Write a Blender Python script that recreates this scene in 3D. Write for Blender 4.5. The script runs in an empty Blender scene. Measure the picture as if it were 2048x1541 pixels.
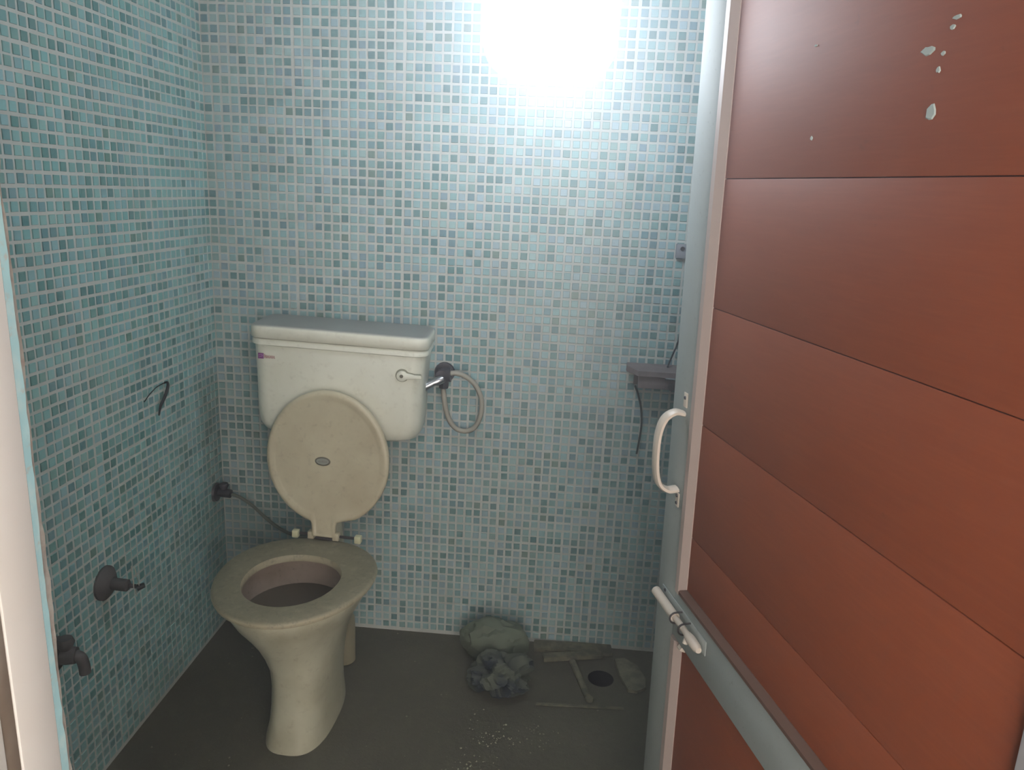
import bpy, bmesh, math, random
from mathutils import Vector, Matrix
random.seed(7)
PI = math.pi
C = bpy.context.scene.collection
sc = bpy.context.scene

# ------------------------------------------------------------------ camera
CAM = Vector((0.99918858, -2.08976518, 1.36805))
FPX = 1499.51
yaw, pit, rol = -0.0598, 0.2520, 0.0502
cy, sy, cp, sp = math.cos(yaw), math.sin(yaw), math.cos(pit), math.sin(pit)
fw = Vector((sy*cp, cy*cp, -sp)); r0 = Vector((cy, -sy, 0)); u0 = r0.cross(fw)
rt = math.cos(rol)*r0 + math.sin(rol)*u0
up = -math.sin(rol)*r0 + math.cos(rol)*u0
cd = bpy.data.cameras.new('camera'); cam = bpy.data.objects.new('camera', cd); C.objects.link(cam)
cd.sensor_width = 36; cd.sensor_fit = 'HORIZONTAL'; cd.lens = 36*FPX/2048; cd.clip_start = .02
cam.matrix_world = Matrix(((rt.x, up.x, -fw.x, CAM.x), (rt.y, up.y, -fw.y, CAM.y), (rt.z, up.z, -fw.z, CAM.z), (0, 0, 0, 1)))
sc.camera = cam

# ------------------------------------------------------------------ light
W = bpy.data.worlds.new('daylight'); sc.world = W; W.use_nodes = True
bg = W.node_tree.nodes['Background']; bg.inputs[0].default_value = (1.0, .94, .88, 1); bg.inputs[1].default_value = 5.9
LAMP = 19.0
HAZE = 0.18  # density of the added veil volume
sc.view_settings.view_transform = 'Standard'; sc.view_settings.look = 'None'
sc.view_settings.gamma = 1; sc.view_settings.use_curve_mapping = False
sc.view_settings.exposure = 0.06

# ------------------------------------------------------------------ materials
def srgb(r, g, b):
    f = lambda c: (c/255/12.92) if c/255 <= .04045 else ((c/255+.055)/1.055)**2.4
    return (f(r), f(g), f(b), 1)

class M:
    def __init__(s, name, col, rough=.5, metal=0, spec=.5, coat=0):
        s.m = bpy.data.materials.new(name); s.m.use_nodes = True; s.t = s.m.node_tree; s.n = s.t.nodes
        s.b = s.n['Principled BSDF']; s.b.inputs['Base Color'].default_value = col
        s.b.inputs['Roughness'].default_value = rough; s.b.inputs['Metallic'].default_value = metal
        s.b.inputs['Specular IOR Level'].default_value = spec; s.b.inputs['Coat Weight'].default_value = coat
        s.col = None; s.base = col
    def link(s, a, b): s.t.links.new(a, b)
    def coord(s, kind='pos', scale=(1, 1, 1)):
        if kind == 'pos': o = s.n.new('ShaderNodeNewGeometry').outputs['Position']
        else: o = s.n.new('ShaderNodeTexCoord').outputs['Object']
        mp = s.n.new('ShaderNodeMapping'); mp.inputs['Scale'].default_value = scale
        s.link(o, mp.inputs[0]); return mp.outputs[0]
    def noise(s, scale, detail=4, rough=.6, lo=.4, hi=.6, kind='pos', stretch=(1, 1, 1)):
        t = s.n.new('ShaderNodeTexNoise'); t.inputs['Scale'].default_value = scale
        t.inputs['Detail'].default_value = detail; t.inputs['Roughness'].default_value = rough
        s.link(s.coord(kind, stretch), t.inputs['Vector'])
        r = s.n.new('ShaderNodeMapRange'); r.inputs[1].default_value = lo; r.inputs[2].default_value = hi
        s.link(t.outputs[0], r.inputs[0]); return r.outputs[0]
    def mul(s, a, b):
        m = s.n.new('ShaderNodeMath'); m.operation = 'MULTIPLY'
        if hasattr(a, 'links'): s.link(a, m.inputs[0])
        else: m.inputs[0].default_value = a
        if hasattr(b, 'links'): s.link(b, m.inputs[1])
        else: m.inputs[1].default_value = b
        return m.outputs[0]
    def mix(s, fac, col):
        m = s.n.new('ShaderNodeMix'); m.data_type = 'RGBA'
        if hasattr(fac, 'links'): s.link(fac, m.inputs[0])
        else: m.inputs[0].default_value = fac
        if s.col is None: m.inputs[6].default_value = s.base
        else: s.link(s.col, m.inputs[6])
        m.inputs[7].default_value = col
        s.col = m.outputs[2]; s.link(s.col, s.b.inputs['Base Color']); return s
    def upmask(s, lo=.5, hi=.9):
        g = s.n.new('ShaderNodeNewGeometry'); x = s.n.new('ShaderNodeSeparateXYZ'); s.link(g.outputs['Normal'], x.inputs[0])
        r = s.n.new('ShaderNodeMapRange'); r.inputs[1].default_value = lo; r.inputs[2].default_value = hi
        s.link(x.outputs[2], r.inputs[0]); return r.outputs[0]
    def attr(s, name):
        a = s.n.new('ShaderNodeAttribute'); a.attribute_name = name; s.col = a.outputs[0]
        s.link(s.col, s.b.inputs['Base Color']); return s
    def bump(s, h, strength=.3, dist=.002):
        b = s.n.new('ShaderNodeBump'); b.inputs['Strength'].default_value = strength; b.inputs['Distance'].default_value = dist
        s.link(h, b.inputs['Height']); s.link(b.outputs[0], s.b.inputs['Normal']); return s

def mat(*a, **k): return M(*a, **k)

tile_m = mat('glass_mosaic', (.3, .45, .45, 1), .28, spec=.5).attr('tint')
tile_m.mix(tile_m.mul(tile_m.noise(5, 5, .7, .42, .7), .35), srgb(128, 138, 132))
tile_m.mix(tile_m.mul(tile_m.noise(160, 2, .5, .45, .75), .25), srgb(150, 165, 160))
grout_m = mat('grout', srgb(196, 198, 194), .85)
grout_m.mix(grout_m.mul(grout_m.noise(9, 5, .7, .45, .7), .45), srgb(168, 166, 158))
grout_m.mix(grout_m.mul(grout_m.noise(40, 4, .7, .5, .75), .5), srgb(190, 178, 170))
floor_m = mat('dusty_floor', srgb(102, 99, 86), .9, spec=.25)
floor_m.mix(floor_m.noise(3, 6, .65, .35, .7), srgb(90, 86, 76))
floor_m.mix(floor_m.mul(floor_m.noise(26, 6, .7, .5, .75), .5), srgb(126, 126, 104))
floor_m.mix(floor_m.mul(floor_m.noise(220, 3, .6, .55, .8), .5), srgb(140, 138, 124))
floor_m.bump(floor_m.noise(60, 6, .7, .2, .8), .6, .004)
plaster_m = mat('plaster', srgb(200, 198, 190), .9)
plaster_m.mix(plaster_m.mul(plaster_m.noise(8, 5, .7, .4, .7), .5), srgb(176, 172, 164))
ceil_m = mat('ceiling_paint', srgb(215, 215, 208), .9)
ceil_m.mix(ceil_m.mul(ceil_m.noise(4), .3), srgb(190, 188, 178))
def porcelain(name, base, dust, amt, rough=.3):
    m = mat(name, base, rough, spec=.45)
    m.mix(m.mul(m.noise(7, 5, .65, .4, .75), amt), dust)
    m.mix(m.mul(m.noise(55, 4, .7, .55, .8), amt*.7), srgb(120, 104, 80))
    return m
por_m = porcelain('cream_porcelain', srgb(200, 196, 174), srgb(160, 152, 126), .8)
tankpor_m = porcelain('tank_porcelain', srgb(232, 231, 218), srgb(206, 202, 180), .45)
dustlid_m = porcelain('dust_topped_porcelain', srgb(230, 228, 214), srgb(176, 170, 146), .4)
dustlid_m.mix(dustlid_m.mul(dustlid_m.upmask(.45, .9), .95), srgb(140, 140, 138))
cover_m = porcelain('yellowed_plastic', srgb(206, 196, 170), srgb(172, 156, 130), .7, .38)
bowlin_m = mat('stained_bowl', srgb(176, 158, 146), .5)
bowlin_m.mix(bowlin_m.noise(14, 5, .7, .4, .7), srgb(150, 134, 118)); bowlin_m.mix(bowlin_m.mul(bowlin_m.noise(90, 4, .7, .6, .7), .8), srgb(70, 58, 48))
seat_m = mat('dusty_seat', srgb(178, 168, 142), .6)
seat_m.mix(seat_m.mul(seat_m.upmask(.3, .9), .92), srgb(132, 126, 104))
seat_m.mix(seat_m.mul(seat_m.noise(38, 6, .75, .5, .66), .8), srgb(164, 156, 132))
seat_m.mix(seat_m.mul(seat_m.noise(70, 4, .75, .52, .7), .7), srgb(92, 86, 70))
rubber_m = mat('cream_bumper', srgb(212, 208, 174), .5)
dark_m = mat('dark_plastic', srgb(62, 56, 58), .6)
black_m = mat('black_cable', srgb(30, 32, 36), .6)
hole_m = mat('pipe_dark', srgb(14, 15, 24), .7)
water_m = mat('murky_water', srgb(46, 42, 36), .15)
chrome_m = mat('dull_chrome', srgb(190, 192, 198), .22, metal=.9)
brass_m = mat('grimy_metal', srgb(92, 88, 96), .45, metal=.6)
brass_m.mix(brass_m.mul(brass_m.noise(60), .7), srgb(70, 66, 68))
tap_m = mat('dusty_tap', srgb(96, 92, 92), .6, metal=.2)
tap_m.mix(tap_m.mul(tap_m.noise(50), .6), srgb(74, 72, 72))
hose_m = mat('braided_hose', srgb(176, 170, 158), .45, metal=.2)
hose_m.bump(hose_m.noise(900, 1, .5, .3, .7), .4, .001)
alu_m = mat('grey_aluminium', srgb(172, 178, 176), .62, metal=0, spec=.25)
alu_m.mix(alu_m.mul(alu_m.noise(12, 5, .7, .45, .7), .3), srgb(160, 166, 160))
alu_m.mix(alu_m.mul(alu_m.noise(150, 3, .6, .62, .75), .4), srgb(110, 108, 100))
bead_m = mat('warm_lit_bead', srgb(196, 176, 168), .5)  # grey aluminium with warm light off the door panel put into its colour
white_alu_m = mat('pale_aluminium', srgb(205, 198, 200), .5)
wood_m = mat('cherry_laminate', srgb(156, 76, 42), .62, spec=.62)
wood_m.mix(wood_m.mul(wood_m.noise(5, 5, .6, .35, .7, 'obj', (1, 1, 9)), .5), srgb(144, 68, 38))
wood_m.mix(wood_m.mul(wood_m.noise(14, 4, .6, .45, .75, 'obj', (1, 1, 14)), .35), srgb(170, 92, 56))
wood_m.mix(wood_m.mul(wood_m.noise(40, 4, .7, .66, .78), .5), srgb(120, 60, 40))
seam_m = mat('dark_seam', srgb(84, 40, 26), .8)
paintwhite_m = mat('cream_enamel', srgb(226, 212, 198), .35)
frame_m = mat('cream_frame_paint', srgb(232, 226, 220), .55)
frame_m.mix(frame_m.mul(frame_m.noise(9, 4, .6, .4, .75), .35), srgb(222, 212, 202))
brownf_m = mat('brown_rebate', srgb(150, 138, 126), .7)
brownf_m.mix(brownf_m.noise(14, 3), srgb(128, 112, 98))
cyan_m = mat('cyan_paint', srgb(168, 208, 214), .7)
cyan_m.mix(cyan_m.noise(26, 5, .7, .5, .68), srgb(200, 220, 220))
cyan_m.mix(cyan_m.mul(cyan_m.noise(60, 4, .7, .58, .68), .8), srgb(188, 186, 180))
mortar_m = mat('mortar', srgb(168, 164, 156), .95)
mortar_m.mix(mortar_m.noise(60, 5, .7, .4, .65), srgb(150, 134, 124))
fleck_m = mat('plaster_fleck', srgb(196, 206, 202), .9)
grime_m = mat('dust_caked_metal', srgb(134, 124, 124), .85)
grime_m.mix(grime_m.noise(25, 5, .7, .4, .7), srgb(112, 104, 106))
bag_m = mat('dusty_plastic_film', srgb(120, 130, 112), .6)
bag_m.b.inputs['Alpha'].default_value = .82
bag_m.mix(bag_m.noise(18, 5, .7, .4, .7), srgb(104, 108, 92))
cloth_m = mat('grimy_blue_cloth', srgb(80, 86, 74), .85)
cloth_m.mix(cloth_m.noise(13, 3, .6, .44, .56), srgb(36, 46, 56))
cloth_m.mix(cloth_m.mul(cloth_m.upmask(.4, .95), .4), srgb(122, 124, 106))
scrap_m = mat('dusty_scrap', srgb(132, 128, 106), .9)
scrap_m.mix(scrap_m.noise(40), srgb(86, 84, 72))
offcut_m = mat('dusty_offcut', srgb(146, 142, 120), .9); offcut_m.mix(offcut_m.noise(30), srgb(98, 96, 82))
debris_m = mat('debris', srgb(150, 150, 128), .9)
purple_m = mat('purple_print', srgb(120, 50, 120), .5)
lilac_m = mat('lilac_print', srgb(178, 130, 178), .5)
rose_m = mat('rose_print', srgb(168, 104, 112), .5)
groove_m = mat('groove_grey', srgb(140, 138, 120), .7)
badge_m = mat('badge_grey', srgb(158, 160, 152), .4, metal=.2)
badged_m = mat('badge_ring', srgb(104, 98, 84), .5)
fix_m = mat('fixture_white', srgb(220, 220, 220), .5)
emit_m = M('lamp_diffuser', (1, 1, 1, 1), .5)
emit_m.b.inputs['Emission Color'].default_value = (.84, .92, 1.02, 1); emit_m.b.inputs['Emission Strength'].default_value = LAMP

# ------------------------------------------------------------------ helpers
def link_mesh(name, verts, faces, m, parent=None, smooth=False, sharp=None):
    me = bpy.data.meshes.new(name); me.from_pydata([tuple(v) for v in verts], [], faces); me.update()
    if smooth:
        me.polygons.foreach_set('use_smooth', [True]*len(me.polygons))
        if sharp is not None: me.set_sharp_from_angle(angle=math.radians(sharp))
    me.materials.append(m.m)
    o = bpy.data.objects.new(name, me); C.objects.link(o)
    if parent: o.parent = parent
    return o

def bm_obj(name, bm, m, parent=None, smooth=False, sharp=35):
    bmesh.ops.recalc_face_normals(bm, faces=bm.faces)
    me = bpy.data.meshes.new(name); bm.to_mesh(me); bm.free()
    if smooth:
        me.polygons.foreach_set('use_smooth', [True]*len(me.polygons)); me.set_sharp_from_angle(angle=math.radians(sharp))
    me.materials.append(m.m)
    o = bpy.data.objects.new(name, me); C.objects.link(o)
    if parent: o.parent = parent
    return o

def add_box(bm, lo, hi, bev=0, seg=2):
    r = bmesh.ops.create_cube(bm, size=1); vs = r['verts']
    for v in vs: v.co = Vector([(lo[i]+hi[i])/2 + v.co[i]*(hi[i]-lo[i]) for i in range(3)])
    if bev > 0:
        es = set(e for v in vs for e in v.link_edges)
        bmesh.ops.bevel(bm, geom=list(es), offset=bev, segments=seg, affect='EDGES', profile=.5)

def box(name, lo, hi, m, parent=None, bev=0, seg=2):
    bm = bmesh.new(); add_box(bm, lo, hi, bev, seg); return bm_obj(name, bm, m, parent, smooth=bev > 0)

def add_tube(bm, pts, rad, seg=10, cap=True):
    pts = [Vector(p) for p in pts]; n = len(pts)
    rads = rad if isinstance(rad, (list, tuple)) else [rad]*n
    rings = []; prev = None
    for i, p in enumerate(pts):
        t = (pts[min(i+1, n-1)] - pts[max(i-1, 0)]).normalized()
        if prev is None:
            a = Vector((0, 0, 1)) if abs(t.z) < .9 else Vector((1, 0, 0)); x = t.cross(a).normalized()
        else: x = (prev - t*prev.dot(t)).normalized()
        prev = x; y = t.cross(x)
        rings.append([bm.verts.new(p + rads[i]*(math.cos(2*PI*k/seg)*x + math.sin(2*PI*k/seg)*y)) for k in range(seg)])
    for a, b in zip(rings, rings[1:]):
        for k in range(seg): bm.faces.new((a[k], a[(k+1) % seg], b[(k+1) % seg], b[k]))
    if cap: bm.faces.new(rings[0][::-1]); bm.faces.new(rings[-1])

def tube(name, pts, rad, m, parent=None, seg=10):
    bm = bmesh.new(); add_tube(bm, pts, rad, seg); return bm_obj(name, bm, m, parent, True, 50)

def spline(cps, n=8):
    P = [Vector(c) for c in cps]; P = [2*P[0]-P[1]] + P + [2*P[-1]-P[-2]]; out = []
    for i in range(1, len(P)-2):
        for k in range(n):
            t = k/n; a, b, c, d = P[i-1:i+3]
            out.append(.5*((2*b)+(-a+c)*t+(2*a-5*b+4*c-d)*t*t+(-a+3*b-3*c+d)*t**3))
    out.append(P[-2]); return out

def loft(name, rings, m, parent=None, capa=True, capb=True, sharp=40, subdiv=0):
    bm = bmesh.new(); R = [[bm.verts.new(v) for v in r] for r in rings]; n = len(R[0])
    for a, b in zip(R, R[1:]):
        for k in range(n): bm.faces.new((a[k], a[(k+1) % n], b[(k+1) % n], b[k]))
    if capa: bm.faces.new(R[0][::-1])
    if capb: bm.faces.new(R[-1])
    return bm_obj(name, bm, m, parent, True, sharp)

def rrect(w, d, r, z, cx=0, yb=0, n=6):
    """rounded rect section, back edge at yb, extends to yb-d"""
    pts = []
    for cxx, cyy, a0 in ((w/2-r, yb-r, 0), (-w/2+r, yb-r, 90), (-w/2+r, yb-d+r, 180), (w/2-r, yb-d+r, 270)):
        for k in range(n+1):
            a = math.radians(a0+90*k/n); pts.append((cx+cxx+r*math.cos(a), cyy+r*math.sin(a), z))
    return pts

def egg(hw, yb, yf, z, cx=0, wid=.42, n=48, p=2.0, pf=2.0):
    """egg outline: back at yb, front at yf (yf<yb); widest at wid from the back"""
    L = yb-yf; ym = yb-wid*L; out = []
    for k in range(n):
        a = 2*PI*k/n; c, s = math.cos(a), math.sin(a)
        e = p if s > 0 else pf
        x = hw*math.copysign(abs(c)**(2/e), c); ry = (wid*L) if s > 0 else (1-wid)*L
        y = ym + ry*math.copysign(abs(s)**(2/e), s)
        out.append((cx+x, y, z))
    return out

def tag(o, label=None, cat=None, group=None, kind=None):
    if label: o['label'] = label
    if cat: o['category'] = cat
    if group: o['group'] = group
    if kind: o['kind'] = kind
    return o

def empty(name, loc=(0, 0, 0), rot=(0, 0, 0)):
    o = bpy.data.objects.new(name, None); C.objects.link(o); o.location = loc; o.rotation_euler = rot
    o.empty_display_size = .05; return o

# ------------------------------------------------------------------ walls with mosaic tiles
X1, Y1, H = 1.47, -1.50, 2.40        # right wall, front wall, ceiling
Z0 = 1.135                            # height of grout line number 0
box_walls = {}
wb = tag(box('wall_back', (-.12, .0, -.05), (X1+.12, .12, H), grout_m), kind='structure')
wl = tag(box('wall_left', (-.12, -1.6, -.05), (0, 0, H), grout_m), kind='structure')
wr = tag(box('wall_right', (X1, -1.6, -.05), (X1+.12, 0, H), grout_m), kind='structure')

PAL = [srgb(150, 188, 186), srgb(140, 182, 180), srgb(156, 190, 184), srgb(146, 178, 182), srgb(134, 176, 172), srgb(158, 186, 190),
       srgb(124, 166, 160), srgb(118, 160, 160), srgb(128, 164, 156), srgb(112, 152, 156), srgb(130, 160, 168),
       srgb(98, 142, 138), srgb(92, 136, 132), srgb(104, 140, 146), srgb(86, 128, 128), srgb(110, 138, 124)]
WTS = [5, 5, 4, 4, 5, 3, 4, 4, 3, 3, 2, 3, 3, 2, 2, 1]
def tile_verts(hu=.0086, hv=.0086, dep=.0016, b=.0007):
    return [(-hu-b, -hv-b, 0), (hu+b, -hv-b, 0), (hu+b, hv+b, 0), (-hu-b, hv+b, 0), (-hu, -hv, dep), (hu, -hv, dep), (hu, hv, dep), (-hu, hv, dep)]
TF = [(4, 5, 6, 7), (0, 1, 5, 4), (1, 2, 6, 5), (2, 3, 7, 6), (3, 0, 4, 7)]
PAL = [tuple(.85*c[i]+.15*(.24, .38, .385)[i] for i in range(3))+(1,) for c in PAL]
variants = {}
def wall_tint(c, kind):                 # per-wall colour factors: less red on the left, brighter on the back
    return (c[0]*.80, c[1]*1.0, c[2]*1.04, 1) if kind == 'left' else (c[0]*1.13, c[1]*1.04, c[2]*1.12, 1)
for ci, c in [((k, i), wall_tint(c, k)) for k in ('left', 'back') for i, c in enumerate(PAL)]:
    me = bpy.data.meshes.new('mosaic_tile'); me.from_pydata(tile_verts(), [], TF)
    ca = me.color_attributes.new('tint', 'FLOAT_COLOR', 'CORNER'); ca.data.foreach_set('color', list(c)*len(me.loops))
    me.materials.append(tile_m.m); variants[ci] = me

def project(p):
    d = p-CAM; z = d.dot(fw)
    if z <= 0: return None
    return (1024+FPX*d.dot(rt)/z, 770.5-FPX*d.dot(up)/z)

def hidden(px, wall):
    x, y = px
    if not (0 < x < 2048 and 0 < y < 1541): return True
    if x > 1418-.0863*y - 8: return True
    if x < 20 + (y-388)*.109 and y > 200: return True
    if wall == 'back':
        if 500 < x < 862 and 625 < y < 880: return True
        if 960 < x < 1245 and y < 170: return True
        if 420 < x < 760 and 780 < y < 1300: return True
    return False

def tile_wall(wall, kind, ncol, org, uax, nax, first, joints):
    rnd = random.Random(11+len(kind)); zax = Vector((0, 0, 1)); cells = []
    # column centres: sheets of twelve, a slightly wider joint between sheets
    pos = []; u = .0
    for c in range(ncol):
        pos.append(.025*c+.0125 + .0012*math.sin(0) + ((c-first) % 12 - 5.5)*(-.0002))
    for c in range(ncol):
        for r in range(-45, 50):
            z = Z0+.025*r+.0125
            k = (r-1) % 16                       # sheets of sixteen rows, pressed together
            z += (.0011 if k == 15 else (-.0011 if k == 0 else 0))*-1 * -1
            if z > H-.012: continue
            j = rnd.gauss
            P = Vector(org) + uax*(pos[c]+j(0, .00035)) + zax*(z+j(0, .00035))
            col = rnd.choices(range(len(PAL)), WTS)[0]; rot = j(0, .012); proud = max(.0, min(.0006, j(.0002, .00025)))
            cells.append((P, col, rot, proud, c, r))
    def basis(P, rot, proud):
        a = uax*math.cos(rot)+zax*math.sin(rot); b = -uax*math.sin(rot)+zax*math.cos(rot)
        q = P + nax*proud
        return Matrix(((a.x, b.x, nax.x, q.x), (a.y, b.y, nax.y, q.y), (a.z, b.z, nax.z, q.z), (0, 0, 0, 1)))
    vis = []
    for i, (P, col, rot, proud, c, r) in enumerate(cells):
        px = project(P)
        if px is None or hidden(px, kind): continue
        a = project(P+uax*.01); b = project(P+zax*.01)
        vis.append((abs((a[0]-px[0])*(b[1]-px[1])-(a[1]-px[1])*(b[0]-px[0])), i))
    vis.sort(reverse=True); own = set(i for _, i in vis[:290])
    V = []; F = []; COL = []; tv = tile_verts()
    for i, (P, col, rot, proud, c, r) in enumerate(cells):
        mt = basis(P, rot, proud)
        if i in own:
            o = bpy.data.objects.new('mosaic_tile', variants[(kind, col)]); C.objects.link(o); o.parent = wall; o.matrix_world = mt
        else:
            b = len(V); V += [mt @ Vector(v) for v in tv]; F += [tuple(b+k for k in f) for f in TF]; COL += list(wall_tint(PAL[col], kind))*20
    o = link_mesh('mosaic_tiles', V, F, tile_m, wall)
    ca = o.data.color_attributes.new('tint', 'FLOAT_COLOR', 'CORNER'); ca.data.foreach_set('color', COL)
    o['kind'] = 'stuff'

VX, VY = Vector((1, 0, 0)), Vector((0, 1, 0))
tile_wall(wb, 'back', 58, (0, 0, 0), VX, -VY, 10, None)
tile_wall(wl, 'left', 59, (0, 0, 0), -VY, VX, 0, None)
def plain_tiles(wall, org, uax, nax, ncol):
    rnd = random.Random(5); V = []; F = []; COL = []; tv = tile_verts(); zax = Vector((0, 0, 1))
    for c in range(ncol):
        for r in range(-45, 50):
            P = Vector(org)+uax*(.025*c+.0125)+zax*(Z0+.025*r+.0125)
            if P.z > H-.012: continue
            b = len(V); V += [P+uax*v[0]+zax*v[1]+nax*v[2] for v in tv]; F += [tuple(b+k for k in f) for f in TF]
            COL += list(PAL[rnd.choices(range(len(PAL)), WTS)[0]])*20
    o = link_mesh('mosaic_tiles', V, F, tile_m, wall)
    ca = o.data.color_attributes.new('tint', 'FLOAT_COLOR', 'CORNER'); ca.data.foreach_set('color', COL); o['kind'] = 'stuff'
plain_tiles(wr, (X1, 0, 0), -VY, -VX, 59)

# front wall round the doorway, ceiling
bm = bmesh.new()
add_box(bm, (-.60, -1.60, -.05), (.535, Y1, H)); add_box(bm, (1.462, -1.60, -.05), (2.40, Y1, H)); add_box(bm, (.535, -1.60, 2.14), (1.462, Y1, H))
wf = tag(bm_obj('wall_front', bm, plaster_m), kind='structure')
tag(box('ceiling', (-.12, -1.6, H), (X1+.12, .12, H+.1), ceil_m), kind='structure')

# unseen walls and ceiling added to block and steer daylight from behind the viewer
dark_plaster_m = mat('light_block_plaster', srgb(104, 98, 92), .9)  # dark tone chosen to limit light bounced onto the door
tag(box('wall_lightblock_left', (-.60, -3.0, 0), (-.50, -1.6, H), dark_plaster_m), kind='structure')
tag(box('wall_lightblock_back', (-.60, -3.10, 0), (.75, -3.0, H), dark_plaster_m), kind='structure')
tag(box('ceiling_lightblock', (-.60, -3.0, H), (2.40, -1.6, H+.1), dark_plaster_m), kind='structure')

tag(box('wall_lightblock_right', (2.30, -3.0, 0), (2.40, -1.6, H), dark_plaster_m), kind='structure')
# haze volume added to imitate lens veil around the lamp, room and passage
hm = bpy.data.materials.new('veil_haze'); hm.use_nodes = True; nt = hm.node_tree; nt.nodes.remove(nt.nodes['Principled BSDF'])
vs_ = nt.nodes.new('ShaderNodeVolumeScatter'); vs_.inputs['Color'].default_value = (.93, .94, 1.0, 1); vs_.inputs['Density'].default_value = HAZE; vs_.inputs['Anisotropy'].default_value = .72
nt.links.new(vs_.outputs[0], nt.nodes['Material Output'].inputs['Volume'])
class _H: m = hm
hz = box('veil_haze', (-.06, -2.9, -.03), (X1+.06, .06, H+.05), _H)
tag(hz, 'faint haze volume added to imitate the lens veil', 'haze', kind='stuff')

# floor with the drain hole cut in it
DX, DY, DR = 1.187, -.158, .038
V = []; F = []; N = 32; q = .07
def ringp(r, z): return [(DX+r*math.cos(2*PI*k/N), DY+r*math.sin(2*PI*k/N), z) for k in range(N)]
def sqp(z):
    out = []
    for k in range(N):
        a = 2*PI*k/N; c, s = math.cos(a), math.sin(a); m = max(abs(c), abs(s)); out.append((DX+q*c/m, DY+q*s/m, z))
    return out
A = ringp(DR, -.07); B = ringp(DR, 0); S = sqp(0)
V = A+B+S
for k in range(N):
    k2 = (k+1) % N
    F.append((k, k2, N+k2, N+k)); F.append((N+k, N+k2, 2*N+k2, 2*N+k))
xs = [-.60, DX-q, DX+q, 2.6]; ys = [-3.4, DY-q, DY+q, .12]
for i in range(3):
    for j in range(3):
        if i == 1 and j == 1: continue
        b = len(V); V += [(xs[i], ys[j], 0), (xs[i+1], ys[j], 0), (xs[i+1], ys[j+1], 0), (xs[i], ys[j+1], 0)]; F.append((b, b+1, b+2, b+3))
fl = tag(link_mesh('floor', V, F, floor_m), kind='structure')
# shallow raised slab edge seen around the drain
dr = tag(loft('floor_drain', [ringp(DR-.0005, .0005), ringp(DR-.0005, -.06), ringp(.001, -.062)], hole_m, capa=False),
         'round open drain hole in the dusty floor beside the T-shaped scrap', 'drain')

# ------------------------------------------------------------------ door frame (left jamb, head, right jamb)
fr = tag(empty('trim_1', (.56, -1.55, 0)), kind='structure')
def fpart(name, lo, hi, m, bev=.0015):
    o = box(name, lo, hi, m, None, bev); o.parent = fr; o.matrix_parent_inverse = Matrix.Translation((-.56, 1.55, 0)); return o
fpart('left_jamb', (.535, -1.5885, 0), (.5745, -1.5450, 2.14), frame_m)
fpart('rebate', (.535, -1.6045, 0), (.5730, -1.5888, 2.14), brownf_m)
fpart('outer_jamb', (.520, -1.660, 0), (.5745, -1.6048, 2.14), frame_m)
fpart('right_jamb', (1.4520, -1.64, 0), (1.4660, -1.52, 2.14), frame_m)
fpart('frame_head', (.5750, -1.64, 2.10), (1.4515, -1.53, 2.14), frame_m)
# cyan painted filler between jamb and wall, with a ragged mortar edge
random.seed(3)
V = []; F = []; n = 150
for k in range(n+1):
    z = 2.1*k/n; w = .0078+.0012*math.sin(z*17)+random.uniform(-.0006, .0006)
    V += [(.5738, -1.5448, z), (.5738+random.uniform(-.0004, .0004), -1.5448+w, z), (.54, -1.5448+w+.002, z), (.54, -1.5448, z)]
    if k:
        b = 4*k
        for e in range(4): F.append((b-4+e, b-4+(e+1) % 4, b+(e+1) % 4, b+e))
F += [(3, 2, 1, 0), (4*n, 4*n+1, 4*n+2, 4*n+3)]
o = link_mesh('painted_filler', V, F, cyan_m, fr); o.matrix_parent_inverse = Matrix.Translation((-.56, 1.55, 0))
V = []; F = []
for k in range(n+1):
    z = 2.1*k/n; w = .0058+.0010*math.sin(z*31+1)+random.uniform(-.0008, .0010)
    y0 = -1.5372
    V += [(.5722, y0, z), (.5722+random.uniform(-.001, .001), y0+max(.0015, w), z), (.54, y0+.02, z), (.54, y0, z)]
    if k:
        b = 4*k
        for e in range(4): F.append((b-4+e, b-4+(e+1) % 4, b+(e+1) % 4, b+e))
F += [(3, 2, 1, 0), (4*n, 4*n+1, 4*n+2, 4*n+3)]
o = link_mesh('mortar_edge', V, F, mortar_m, fr); o.matrix_parent_inverse = Matrix.Translation((-.56, 1.55, 0))

# ------------------------------------------------------------------ door (local: X hinge->free edge, Y towards the viewer's face, Z up)
du = Vector((-0.25284062, 0.96750458, 0.00255129)); dv = Vector((-0.02474817, -0.00910357, 0.99965227)); dn = Vector((0.96719137, 0.25268956, 0.02624572))
U0 = .372; DZ = -1.352
org = CAM + dn*.5275 + du*U0 + dv*DZ
door = empty('door_1'); tag(door, kind='structure')
door.matrix_world = Matrix(((du.x, -dn.x, dv.x, org.x), (du.y, -dn.y, dv.y, org.y), (du.z, -dn.z, dv.z, org.z), (0, 0, 0, 1)))
def U(u): return u-U0
def Vv(v): return v-DZ
T = .034
ZT = Vv(.66); ZB = .004; UL = U(1.217)
def dbox(name, u0, u1, v0, v1, y0, y1, m, bev=.0012, parent=None): return box(name, (min(u0, u1), y0, v0), (max(u0, u1), y1, v1), m, parent or door, bev)
sti = dbox('free_stile', U(1.137), UL, ZB, ZT, -T, 0, alu_m, .004)
dbox('hinge_stile', 0, U(.445), ZB, ZT, -T, 0, white_alu_m, .003)
R0, R1 = Vv(-.787), Vv(-.699)
dbox('middle_rail', U(.4455), U(1.1365), R0, R1, -T, 0, alu_m, .002)
dbox('bottom_rail', U(.4455), U(1.1365), ZB, .11, -T, 0, alu_m, .002)
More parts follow.
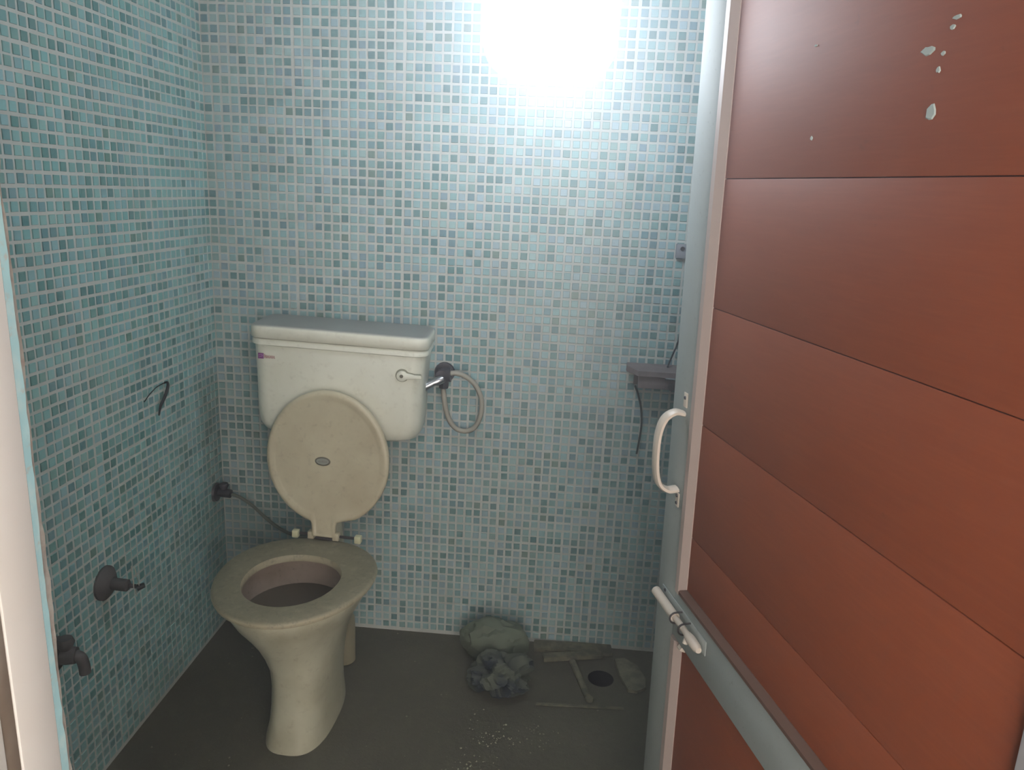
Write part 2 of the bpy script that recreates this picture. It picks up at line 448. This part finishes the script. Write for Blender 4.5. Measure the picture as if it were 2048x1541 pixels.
dbox('top_rail', U(.4455), U(1.1365), ZT-.08, ZT, -T, 0, alu_m, .002)
# planks
def plank(v0, v1):
    dbox('plank', U(.4457), U(1.1363), v0+.0006, v1-.0006, -T+.006, -.007, wood_m, .0009)
edges_up = [R1+.0005, Vv(-.580), Vv(-.376), Vv(-.180), Vv(.018), Vv(.412), ZT-.0805]
for a, b in zip(edges_up, edges_up[1:]): plank(a, b)
edges_lo = [.1105, R0-.0005]
for a, b in zip(edges_lo, edges_lo[1:]): plank(a, b)
dbox('backing_sheet', U(.4470), U(1.1350), .1115, ZT-.082, -T+.010, -.0090, seam_m, 0)
# sloping beads round the two panels
def bead(name, p0, p1, inward, w, m):
    """strip along p0->p1 (x,z) in the face plane; slopes from stile level down to the panel"""
    p0, p1, iw = Vector((p0[0], 0, p0[1])), Vector((p1[0], 0, p1[1])), Vector((inward[0], 0, inward[1]))
    hi, lo, bk = Vector((0, .0035, 0)), Vector((0, -.0055, 0)), Vector((0, -.012, 0))
    vs = []
    for p in (p0, p1): vs += [p+hi*.0, p+hi+iw*.004, p+hi+iw*(w*.55), p+lo+iw*w, p+bk+iw*w, p+bk]
    fs = [(0, 1, 2, 3, 4, 5)[::-1], (6, 7, 8, 9, 10, 11)] + [(k, (k+1) % 6, 6+(k+1) % 6, 6+k) for k in range(6)]
    bm = bmesh.new(); bv = [bm.verts.new(v) for v in vs]
    for f in fs: bm.faces.new([bv[i] for i in f])
    return bm_obj(name, bm, m, door)
LB = U(1.1362)
bead('upright_bead', (LB, R1+.002), (LB, ZT-.082), (-1, 0), .031, bead_m)
bead('upright_bead', (LB, .112), (LB, R0-.002), (-1, 0), .034, bead_m)
bead('level_bead', (U(.446), R1), (LB-.02, R1), (0, 1), .018, mat('shadow_brown_bead', srgb(112, 82, 70), .7))  # bead coloured brown to carry the shadow above the rail
bead('level_bead', (LB-.034, R0), (U(1.09), R0), (0, -1), .010, paintwhite_m)
# white paint and plaster flecks on the top planks
def fleck(u, v, w, h, seed):
    rnd = random.Random(seed); bm = bmesh.new(); n = 9
    ring = [(U(u)+w/2*math.cos(2*PI*k/n)*rnd.uniform(.55, 1.1), -.0069, Vv(v)+h/2*math.sin(2*PI*k/n)*rnd.uniform(.55, 1.1)) for k in range(n)]
    lo = [bm.verts.new(p) for p in ring]; hi = [bm.verts.new((U(u)+(p[0]-U(u))*.8, -.0058, Vv(v)+(p[2]-Vv(v))*.8)) for p in ring]
    for k in range(n): bm.faces.new((lo[k], lo[(k+1) % n], hi[(k+1) % n], hi[k]))
    bm.faces.new(hi); return bm_obj('plaster_fleck', bm, fleck_m, door)
for i, a in enumerate([(.664, .159, .013, .005), (.668, .151, .010, .006), (.697, .136, .020, .010), (.6745, .130, .007, .006), (.678, .116, .007, .007),
                       (.679, .078, .018, .017), (.895, .172, .007, .003), (.881, .065, .005, .006)]): fleck(*a, seed=i+20)
# pull handle: a D loop standing off the stile, two screw flanges
hx = U(1.160)
pts = spline([(hx, .004, Vv(-.372)), (hx, .020, Vv(-.369)), (hx, .037, Vv(-.380)), (hx, .046, Vv(-.405)), (hx, .048, Vv(-.440)), (hx, .046, Vv(-.475)), (hx, .038, Vv(-.500)), (hx, .022, Vv(-.512)), (hx, .004, Vv(-.511))], 5)
def strap(name, pts, w, t, m, parent):
    bm = bmesh.new(); R = []; n = len(pts); sx = Vector((1, 0, 0))
    for i, p in enumerate(pts):
        tg = (pts[min(i+1, n-1)]-pts[max(i-1, 0)]).normalized(); nn = tg.cross(sx).normalized(); ring = []
        for k in range(8):
            a = 2*PI*k/8+PI/8; ring.append(bm.verts.new(p+sx*(w/2*max(-1, min(1, 1.25*math.cos(a))))+nn*(t/2*max(-1, min(1, 1.25*math.sin(a))))))
        R.append(ring)
    for a, b in zip(R, R[1:]):
        for k in range(8): bm.faces.new((a[k], a[(k+1) % 8], b[(k+1) % 8], b[k]))
    bm.faces.new(R[0][::-1]); bm.faces.new(R[-1]); return bm_obj(name, bm, m, parent, True, 50)
hd = strap('pull_handle', pts, .023, .0095, paintwhite_m, door)
def flange(v, s):
    bm = bmesh.new(); add_box(bm, (hx-.007, .0002, v-.013), (hx+.007, .0026, v+.013), .001)
    f = bm_obj('handle_flange', bm, paintwhite_m, hd, True)
    for dz in (-.006, .008) if s < 0 else (.004,):
        bm = bmesh.new(); add_tube(bm, [(hx, .0024, v+dz), (hx, .0040, v+dz)], [.0036, .0028], 12); bm_obj('screw', bm, brass_m, hd, True)
flange(Vv(-.348), 1); flange(Vv(-.532), -1)
# tower bolt across the rail
bz = Vv(-.729); by = .0145
bp = dbox('tower_bolt', U(1.000), U(1.190), bz-.013, bz+.013, .0003, .0026, alu_m, .0006)
b1 = tube('bolt_barrel', [(U(1.192), by, bz), (U(1.190), by, bz), (U(1.098), by, bz)], [.0062, .0088, .0088], paintwhite_m, bp, 16)
tube('bolt_end', [(U(1.044), by, bz), (U(1.030), by, bz), (U(1.006), by, bz), (U(.998), by, bz)], [.0068, .0088, .0080, .005], paintwhite_m, bp, 14)
tube('bolt_rod', [(U(1.100), by, bz), (U(1.042), by, bz)], .0056, paintwhite_m, bp, 12)
for u in (1.096, 1.060):
    bm = bmesh.new()
    pts = [(U(u), by+.0105*math.sin(a), bz+.0105*math.cos(a)) for a in [PI*k/10 for k in range(11)]]
    pts = [(U(u), .0026, bz+.0105)]+pts+[(U(u), .0026, bz-.0105)]
    add_tube(bm, pts, .0017, 6); bm_obj('bolt_staple', bm, dark_m, bp, True)
tube('bolt_knob', [(U(1.045), by, bz-.004), (U(1.043), by+.004, bz-.016)], [.004, .0045], paintwhite_m, bp, 10)
tube('screw', [(U(1.018), .002, bz-.016), (U(1.018), .006, bz-.016)], .0035, black_m, bp, 10)
tube('rivet', [(U(1.175), .0026, bz+.009), (U(1.175), .0045, bz+.009)], .003, brass_m, bp, 8)

# ------------------------------------------------------------------ wall lamp
lp = tag(empty('hanging_lamp', (.944, -.50, 1.713)), 'glaring white lamp hanging high before the mosaic back wall', 'lamp')
def sup(w, h, y, n=40, e=3.6):
    out = []
    for k in range(n):
        a = 2*PI*k/n; c, s = math.cos(a), math.sin(a)
        out.append((w*math.copysign(abs(c)**(2/e), c), y, h*math.copysign(abs(s)**(2/e), s)))
    return out
loft('diffuser', [sup(.02, .02, .092), sup(.082, .080, .090), sup(.115, .112, .080), sup(.131, .128, .046), sup(.134, .131, .0), sup(.131, .128, -.046), sup(.115, .112, -.080), sup(.082, .080, -.090), sup(.02, .02, -.092)], emit_m, lp)  # enlarged so the glowing shape takes in the lamp's glare
tube('lamp_cap', [(0, 0, .135), (0, 0, .165), (0, 0, .185)], [.045, .040, .015], fix_m, lp, 20)
tube('cord', [(0, 0, .180), (0, 0, H-1.713)], .003, black_m, lp, 8)

# ------------------------------------------------------------------ toilet
to = tag(empty('toilet', (.405, 0, 0), (0, 0, math.radians(-3.0))), 'cream floor-standing toilet with its cover raised and dusty seat down', 'toilet')
# outer shell of pedestal and bowl
prof = [  # z, half width, back y, front y, widest, exponent front
    (.000, .080, -.250, -.572, .55, 2.8), (.014, .079, -.250, -.570, .55, 2.8), (.045, .074, -.252, -.558, .55, 2.7), (.090, .072, -.252, -.548, .55, 2.6),
    (.140, .074, -.250, -.542, .55, 2.4), (.190, .080, -.245, -.544, .55, 2.3), (.230, .092, -.242, -.554, .52, 2.2), (.265, .110, -.240, -.570, .50, 2.0),
    (.300, .128, -.238, -.590, .46, 2.0), (.335, .152, -.236, -.612, .44, 2.0), (.365, .168, -.234, -.628, .42, 2.0), (.388, .178, -.232, -.638, .42, 2.0), (.398, .176, -.234, -.636, .42, 2.0)]
rings = [egg(hw, yb, yf, z, .019*max(0, min(1, (.34-z)/.15)), w, 56, 2.3, pf) for z, hw, yb, yf, w, pf in prof]
rings.append(egg(.132, -.300, -.598, .398, 0, .46, 56))
bowl = loft('bowl', rings, por_m, to, True, False, 50)
inner = [(.396, .132, -.300, -.598), (.380, .135, -.297, -.600), (.355, .133, -.300, -.598), (.330, .127, -.312, -.594), (.3255, .1255, -.314, -.592)]
loft('bowl_lining', [egg(h, b, f, z, 0, .46, 56) for z, h, b, f in inner], bowlin_m, bowl, False, False, 60)
sump = [(.3255, .1255, -.314, -.592), (.3245, .1265, -.310, -.593), (.312, .120, -.308, -.586), (.290, .104, -.312, -.570), (.262, .086, -.325, -.550), (.240, .072, -.345, -.538), (.215, .056, -.390, -.526), (.190, .040, -.425, -.515)]
loft('bowl_sump', [egg(h, b, f, z, 0, .46, 56) for z, h, b, f in sump], mat('dark_sump_bowl', srgb(112, 102, 88), .45), bowl, False, True, 60)  # darker colour below the lip
loft('water', [egg(.054, -.393, -.524, .2125, 0, .46, 40), egg(.03, -.45, -.50, .2126, 0, .46, 40)], water_m, bowl, False, True)
# foot flare and side trap bulge
tube('trap_outlet', [(.020, -.232, .150), (.026, -.205, .150), (.030, -.180, .135), (.030, -.172, .100), (.030, -.172, .002)], [.034, .035, .036, .034, .034], mat('grimy_porcelain', srgb(146, 138, 114), .7), to, 18)
loft('inlet_neck', [rrect(.10, .075, .03, .29, 0, -.165), rrect(.11, .085, .03, .335, 0, -.160), rrect(.14, .080, .03, .372, 0, -.165), rrect(.13, .075, .03, .378, 0, -.168)], por_m, to)
tube('flush_pipe', [(-.016, -.110, .688), (-.014, -.110, .46), (-.010, -.118, .40), (0, -.135, .365), (0, -.170, .355)], .018, por_m, to, 14)
# seat ring
def ring_seat():
    O = [(.193, -.228, -.655, .4005), (.1955, -.226, -.658, .407), (.1935, -.229, -.656, .4135), (.188, -.235, -.650, .4170), (.150, -.285, -.612, .4180), (.1175, -.333, -.589, .4175), (.115, -.336, -.587, .411), (.115, -.336, -.587, .4005)]
    return [egg(h, b, f, z, 0, .47 if h < .14 else .44, 60, 2.15) for h, b, f, z in O]
rs = ring_seat(); rs.append(rs[0])
seat = loft('seat', rs, seat_m, to, False, False, 50)
# hinge hardware
hg = box('hinge_bar', (-.026, -.240, .405), (.024, -.226, .424), dark_m, to, .003)
for x in (-.036, .034): box('hinge_knuckle', (x-.009, -.246, .4185), (x+.009, -.224, .440), cover_m, hg, .003)
for x, m in ((-.083, 'left'), (.094, 'right')):
    b = box('hinge_cap', (x-.006, -.248, .4185), (x+.012, -.230, .439), rubber_m, to, .0025)
    tube('hinge_pin', [(x, -.234, .428), (x*.45, -.234, .428)], .004, dark_m, b, 8)
# raised cover: leans on the cistern, underside faces the room
def cover_outline(s, d, zoff=0):
    """s: inset, local plane coords (x, h) h=height along the cover"""
    pts = []; R = .169-s; n = 56
    for k in range(n+1):
        a = math.radians(-62 + (304)*k/n)      # from lower right round to lower left
        hh = .224+math.sin(a)*(.190-s) if math.sin(a) > 0 else .224+math.sin(a)*(.184-s)
        pts.append((.010+R*math.cos(a), hh))
    nk = .033-s*.5
    lo = [(-.050, .052+s), (-nk-.004, .047+s), (-nk, .036+s*.3), (-nk, .004+s*.3), (nk, .004+s*.3), (nk, .036+s*.3), (nk+.004, .047+s), (.050, .052+s)]
    return pts + lo
tilt = math.radians(2.6)
def place(pts, d):
    out = []
    for x, h in pts: out.append((x, -.238+h*math.sin(tilt)-d*math.cos(tilt), .424+h*math.cos(tilt)-d*math.sin(tilt)*-1))
    return out
cov = loft('cover', [place(cover_outline(.004, 0), -.010), place(cover_outline(0, 0), -.006), place(cover_outline(0, 0), .006), place(cover_outline(.004, 0), .010), place(cover_outline(.012, 0), .0110), place(cover_outline(.022, 0), .0070), place(cover_outline(.028, 0), .0060)], cover_m, to, True, True, 60)
def disc(cx, ch, a, b, d, n=28): return place([(cx+a*math.cos(2*PI*k/n), ch+b*math.sin(2*PI*k/n)) for k in range(n)], d)
bx, bh = -.002, .220
bd = loft('badge', [disc(bx, bh, .0215, .0125, .0055), disc(bx, bh, .0215, .0125, .0072), disc(bx, bh, .0205, .0118, .0078)], badged_m, cov)
loft('badge_face', [disc(bx, bh, .0175, .0092, .0076), disc(bx, bh, .0170, .0088, .0084)], badge_m, bd)
bm = bmesh.new(); rnd = random.Random(2)
for k in range(7):
    x = bx-.012+.0038*k; h = rnd.choice([.003, .0042, .0034])
    P = place([(x, bh-.002), (x+.0016, bh-.002), (x+.0016, bh-.002+h), (x, bh-.002+h)], .0087); bm.faces.new([bm.verts.new(p) for p in P])
bm_obj('badge_lettering', bm, badged_m, bd)

# ------------------------------------------------------------------ cistern
ci = tag(empty('cistern', (.385, -.022, 0.0), (0, math.radians(1.8), math.radians(3.0))), 'cream wall-hung cistern with a grey dust-covered top', 'cistern')
secs = [(.6935, .320, .120, .04), (.6945, .375, .150, .05),  (.703, .422, .160, .05), (.722, .444, .166, .05), (.755, .450, .168, .045), (.84, .450, .172, .04), (.925, .4560, .174, .035), (.940, .4580, .174, .035)]
tank = loft('tank', [rrect(w, d, r, z, 0, 0) for z, w, d, r in secs], tankpor_m, ci, True, True, 50)
loft('tank_rim', [rrect(.460, .177, .034, .9405, 0, .001), rrect(.470, .182, .036, .943, 0, .002), rrect(.470, .182, .036, .955, 0, .002), rrect(.464, .178, .034, .958, 0, 0)], tankpor_m, tank, True, True, 50)
loft('tank_lid', [rrect(.468, .181, .034, .9600, 0, 0), rrect(.474, .185, .036, .9625, 0, .001), rrect(.474, .186, .036, .984, 0, .001), rrect(.470, .183, .034, .991, 0, 0), rrect(.458, .176, .032, .9955, 0, -.003), rrect(.440, .164, .030, .9965, 0, -.008)], dustlid_m, ci, True, True, 70)
# flush lever in a tear-drop recess
FY = -.1735
def tear(cx, cz, s, y, n=32):
    pts = []
    for k in range(n):
        a = math.radians(35+290*k/(n-1)); pts.append((cx+s*.018*math.cos(a), y, cz+s*.018*math.sin(a)))
    pts += [(cx+.024, y, cz-.0085*s), (cx+.034, y, cz-.0058*s), (cx+.050, y, cz-.0062*s), (cx+.052, y, cz), (cx+.050, y, cz+.0062*s), (cx+.034, y, cz+.0058*s), (cx+.024, y, cz+.0085*s)]
    return pts
LX, LZ = .171, .889
lev = loft('flush_lever', [tear(LX, LZ, 1.0, FY+.001), tear(LX, LZ, .99, FY-.0006)], groove_m, ci)
loft('lever_blade', [tear(LX, LZ-.0012, .80, FY-.0004), tear(LX, LZ-.0012, .78, FY-.0050), tear(LX, LZ-.0012, .62, FY-.0065)], tankpor_m, lev)
tube('lever_screw', [(LX-.001, FY-.0062, LZ-.001), (LX-.001, FY-.0078, LZ-.001)], .0048, badged_m, lev, 14)
# printed mark, top left: violet square with a pale curl and a faint rosy word
lg = box('printed_mark', (-.211, FY-.0020, .904), (-.1965, FY-.0012, .919), purple_m, ci)
tube('mark_curl', spline([(-.209, FY-.0021, .913), (-.205, FY-.0021, .9155), (-.200, FY-.0021, .914), (-.200, FY-.0021, .911), (-.206, FY-.0021, .909), (-.208, FY-.0021, .907)], 4), .0011, lilac_m, lg, 6)
bm = bmesh.new(); rnd = random.Random(4); x = -.1945
for k in range(8):
    w = .0030; h = .0072 if k else .0100
    add_box(bm, (x, FY-.0019, .9065), (x+.0015, FY-.0013, .9065+h)); add_box(bm, (x, FY-.0019, .9065+(0 if k % 2 else h*.45)), (x+w, FY-.0013, .9077+(0 if k % 2 else h*.45))); x += .0036
bm_obj('mark_lettering', bm, rose_m, lg)

# ------------------------------------------------------------------ angle valves and hoses
va = tag(empty('angle_valve', (.678, 0, .855)), 'grimy metal angle valve with a chrome lever right of the cistern', 'valve')
tube('wall_flange', [(0, -.001, 0), (0, -.008, 0), (0, -.010, 0)], [.030, .028, .016], brass_m, va, 18)
tube('valve_body', [(0, -.008, 0), (0, -.034, 0), (0, -.060, 0)], [.015, .016, .018], brass_m, va, 14)
tube('valve_elbow', [(-.012, -.045, .002), (-.006, -.045, .002), (.010, -.045, .0)], [.015, .016, .014], brass_m, va, 14)
tube('outlet_nut', [(.004, -.045, -.004), (.005, -.045, -.020), (.005, -.045, -.036)], [.014, .016, .014], brass_m, va, 6)
tube('side_nut', [(.010, -.045, .003), (.024, -.045, .004)], [.020, .021], brass_m, va, 14)
tube('valve_lever', [(.004, -.062, -.006), (-.012, -.070, -.012), (-.020, -.073, -.0150), (-.046, -.084, -.029)], [.012, .013, .0105, .0125], chrome_m, va, 14)
h1 = spline([(.690, -.045, .860), (.715, -.040, .863), (.745, -.032, .852), (.772, -.026, .826), (.789, -.022, .788), (.790, -.022, .745), (.776, -.022, .705), (.752, -.022, .688), (.722, -.024, .692), (.700, -.032, .720), (.688, -.040, .765), (.681, -.045, .822)], 8)
tag(tube('braided_hose', h1, .0074, hose_m, None, 10), 'pale flexible hose hanging in a loop right of the cistern', 'hose')
vb = tag(empty('stop_valve', (0, -.052, .450)), 'dark stop valve low in the corner left of the toilet', 'valve')
tube('wall_flange', [(.001, 0, 0), (.008, 0, 0), (.011, 0, 0)], [.030, .027, .014], brass_m, vb, 18)
tube('valve_body', [(.010, 0, 0), (.030, 0, 0), (.048, 0, -.002)], [.012, .014, .013], brass_m, vb, 12)
tube('valve_handle', [(.028, 0, .010), (.028, 0, .024), (.028, 0, .030)], [.007, .014, .012], brass_m, vb, 10)
h2 = spline([(.050, -.052, .447), (.075, -.050, .438), (.110, -.045, .412), (.150, -.045, .375), (.190, -.055, .352), (.240, -.075, .343), (.290, -.090, .345), (.330, -.105, .352), (.362, -.118, .356)], 6)
tag(tube('supply_hose', h2, .0050, mat('dark_hose', srgb(104, 108, 98), .5), None, 8), 'thin dark supply hose drooping from the corner valve to the toilet', 'hose')

# ------------------------------------------------------------------ left wall bits
hk = spline([(.002, -.300, .852), (.012, -.303, .855), (.018, -.312, .846), (.017, -.328, .824), (.013, -.343, .804), (.010, -.349, .780)], 5)
tag(tube('cable_stub', hk, [.0021+.0019*math.sin(PI*k/25) for k in range(26)], black_m, None, 8), 'short black cable end drooping from the left wall', 'cable')
wk = spline([(.003, -.300, .853), (.005, -.340, .852), (.006, -.375, .843), (.005, -.400, .830)], 4)
tag(tube('thin_wire', wk, .0012, black_m, None, 6), 'thin dark wire trailing beside the black cable end', 'wire')
def wall_tap(name, y, z, label, spout):
    t = tag(empty(name, (0, y, z)), label, 'tap')
    loft('tap_flange', [[(x, r*math.cos(2*PI*k/22), r*math.sin(2*PI*k/22)*1.0) for k in range(22)] for x, r in ((.001, .040), (.006, .040), (.014, .030), (.022, .017))], tap_m, t)
    if not spout:
        tube('tap_stem', [(.016, 0, 0), (.055, .002, -.003), (.058, .002, -.003)], [.014, .014, .010], tap_m, t, 14)
        tube('spindle', [(.056, .002, -.003), (.074, .003, -.004)], .005, dark_m, t, 8)
        for a, b in (((.070, .003, .002), (.074, .004, -.030)), ((.072, -.002, -.006), (.066, .004, .046)), ((.074, .004, .044), (.078, .010, -.008))):
            tube('wire_tie', [a, b], .0010, hose_m, t, 6)
        tube('stem_end', [(.072, .010, -.012), (.086, .018, -.008)], [.008, .006], black_m, t, 8)
    else:
        tube('tap_body', [(.012, 0, 0), (.028, .006, 0), (.046, .010, -.001)], [.015, .019, .017], tap_m, t, 14)
        tube('spout', spline([(.034, .010, -.002), (.044, .012, -.003), (.053, .014, -.010), (.056, .016, -.028), (.057, .016, -.046)], 4), .0115, tap_m, t, 14)
        tube('tap_head', [(.028, .006, .012), (.028, .006, .030), (.028, .006, .040)], [.010, .018, .014], tap_m, t, 12)
    return t
wall_tap('concealed_stopcock', -.612, .458, 'dusty round tap flange and bare stem on the left wall', False)
wall_tap('bib_tap', -.800, .395, 'dusty bib tap with a down-turned spout beside the doorway jamb', True)

# ------------------------------------------------------------------ right side of the back wall
sh = tag(empty('wall_shelf', (1.285, 0, .890)), 'dust-caked grey shelf on the back wall by the door handle', 'shelf')
V = [(-.088, -.001, .028), (.090, -.001, .028), (.090, -.072, .020), (-.062, -.072, .020), (-.092, -.030, .026),
     (-.088, -.001, .012), (.090, -.001, .012), (.090, -.072, .006), (-.062, -.072, .006), (-.092, -.030, .010)]
F = [(4, 3, 2, 1, 0), (5, 6, 7, 8, 9), (0, 1, 6, 5), (1, 2, 7, 6), (2, 3, 8, 7), (3, 4, 9, 8), (4, 0, 5, 9)]
link_mesh('shelf_top', V, F, grime_m, sh)
box('shelf_apron', (-.060, -.064, -.030), (.088, -.056, .0055), grime_m, sh, .002)
box('shelf_back', (-.066, -.006, -.034), (.088, -.001, .011), grime_m, sh, .001)
tube('highlight_rail', [(.012, -.073, .003), (.088, -.073, .003)], .0032, chrome_m, sh, 8)  # chrome tube added in place of the highlight along the shelf front
for x in (.030, .064): tube('bracket_knob', [(x, -.066, -.018), (x, -.078, -.019)], [.008, .010], tap_m, sh, 10)
w1 = spline([(1.306, -.030, .917), (1.318, -.020, .950), (1.330, -.014, .985), (1.336, -.010, 1.03), (1.342, -.008, 1.09)], 5)
tag(tube('riser_cable', w1, .0026, black_m, None, 6), 'dark cable rising from the dusty shelf behind the door edge', 'cable')
w2 = spline([(1.222, -.030, .858), (1.232, -.020, .835), (1.246, -.014, .790), (1.252, -.011, .740), (1.250, -.010, .690), (1.246, -.010, .650)], 6)
tag(tube('hanging_cable', w2, .0030, mat('grey_cable', srgb(74, 78, 76), .7), None, 6), 'dark cable hanging down the wall below the dusty shelf', 'cable')
sb = tag(empty('switch_box', (1.326, 0, 1.236)), 'small grey box on the back wall above the dusty shelf', 'box')
box('box_body', (-.026, -.016, -.020), (.026, -.001, .018), mat('grey_box', srgb(140, 142, 150), .7), sb, .002)
tube('box_hole', [(-.010, -.0165, .006), (-.010, -.0175, .006)], .006, dark_m, sb, 12)

# ------------------------------------------------------------------ rubbish on the floor
def crumple(name, c, size, m, seed, zscale=1, amp=.25, sub=4, freq=9, label=None, cat=None, lean=0):
    from mathutils import noise
    bm = bmesh.new(); bmesh.ops.create_icosphere(bm, subdivisions=sub, radius=1)
    off = Vector((seed*3.1, seed*1.7, seed))
    for v in bm.verts:
        d = v.co.normalized(); a = noise.noise(d*1.6+off); b = abs(noise.noise(d*freq*.45+off)); e = abs(noise.noise(d*freq+off*2))
        r = 1 + amp*(1.0*a + 1.1*(.35-b) + .55*(.3-e))
        p = Vector((d.x*r*size[0], d.y*r*size[1], d.z*r*size[2]))
        p.y += lean*max(0, p.z)
        if p.z < -size[2]*.82: p.z = -size[2]*.82
        v.co = p
    lo = min(v.co.z for v in bm.verts)
    for v in bm.verts: v.co.z -= lo
    o = bm_obj(name, bm, m, None, True, 28); o.location = (c[0], c[1], .0008); tag(o, label, cat); return o
crumple('plastic_bag', (.868, -.098, 0), (.100, .062, .066), bag_m, 2, amp=.15, sub=4, freq=8, label='dusty grey-green bag slumped against the back wall on the floor', cat='bag')
crumple('crumpled_cloth', (.892, -.240, 0), (.074, .058, .048), cloth_m, 5, amp=.62, sub=5, freq=4, label='crumpled grimy blue-grey cloth in front of the dusty bag', cat='cloth')
ts = tag(empty('broken_squeegee', (1.10, -.088, 0)), 'T-shaped dust-covered scrap lying left of the drain', 'scrap')
def slab(name, a, b, w, z0, z1, m, parent, w2=None):
    a, b = Vector(a), Vector(b); d = (b-a).normalized(); s = Vector((-d.y, d.x)); w2 = w2 or w
    P = [a+s*w/2, a-s*w/2, b-s*w2/2, b+s*w2/2]; bm = bmesh.new()
    lo = [bm.verts.new((p.x, p.y, z0)) for p in P]; hi = [bm.verts.new((p.x, p.y, z1)) for p in P]
    bm.faces.new(lo[::-1]); bm.faces.new(hi)
    for k in range(4): bm.faces.new((lo[k], lo[(k+1) % 4], hi[(k+1) % 4], hi[k]))
    bmesh.ops.bevel(bm, geom=bm.edges[:], offset=.002, segments=2, affect='EDGES'); return bm_obj(name, bm, m, parent, True)
slab('head', (-.085, -.004), (.095, .038), .030, .001, .016, scrap_m, ts, .026)
slab('handle', (.002, -.004), (.046, -.168), .018, .001, .012, scrap_m, ts)
tube('handle_end', [(.050, -.176, .002), (.050, -.176, .010)], .011, scrap_m, ts, 12)
o = slab('board', (.985, -.034), (1.225, -.024), .048, .0012, .014, scrap_m, None); tag(o, 'flat dusty board lying along the foot of the back wall', 'board')
def chunk(name, pts, h, m, label, cat, seed=0):
    rnd = random.Random(seed); bm = bmesh.new()
    lo = [bm.verts.new((x, y, .0008)) for x, y in pts]; hi = [bm.verts.new((x, y, h+rnd.uniform(-.002, .002))) for x, y in pts]
    bm.faces.new(lo[::-1]); bm.faces.new(hi)
    for k in range(len(pts)): bm.faces.new((lo[k], lo[(k+1) % len(pts)], hi[(k+1) % len(pts)], hi[k]))
    bmesh.ops.triangulate(bm, faces=[f for f in bm.faces if len(f.verts) > 4])
    o = bm_obj(name, bm, m); tag(o, label, cat); return o
chunk('tile_offcut', [(1.232, -.072), (1.262, -.062), (1.298, -.092), (1.318, -.150), (1.312, -.196), (1.288, -.214), (1.262, -.212), (1.244, -.150)], .010, offcut_m, 'flat dust-covered slab fragment right of the drain hole', 'slab')
slab_line = slab('floor_batten', (1.000, -.300), (1.245, -.286), .012, .0008, .0045, scrap_m, None); tag(slab_line, 'thin dusty strip lying in front of the T-shaped scrap', 'strip')
rnd = random.Random(9)
V = []; F = []
def pebble(x, y, s):
    b = len(V); n = 5
    for k in range(n): a = 2*PI*k/n+rnd.random(); V.append((x+s*math.cos(a)*rnd.uniform(.6, 1), y+s*math.sin(a)*rnd.uniform(.6, 1), .0006))
    V.append((x, y, .0006+s*.7)); V.append((x, y, .0004))
    for k in range(n): F.append((b+k, b+(k+1) % n, b+n)); F.append((b+(k+1) % n, b+k, b+n+1))
for cx, cy_, sp_, n in ((.90, -.44, .07, 70), (.86, -.56, .08, 60), (1.02, -.42, .06, 40), (.76, -.30, .25, 60), (1.08, -.22, .12, 60), (.60, -.75, .22, 60), (.25, -.62, .14, 40), (.14, -.20, .08, 20)):
    for _ in range(n): 
        x = cx+rnd.gauss(0, sp_*.5); y = min(-.02, cy_+rnd.gauss(0, sp_*.5))
        if x > .02 and not (.30 < x < .52 and -.62 < y < -.14) and not (1.0 < x < 1.24 and -.29 < y): pebble(x, y, rnd.choice([.0012, .0018, .0025, .004]))
o = link_mesh('grit', V, F, debris_m); tag(o, 'loose pale grit and crumbs scattered over the dusty floor', 'grit', kind='stuff')
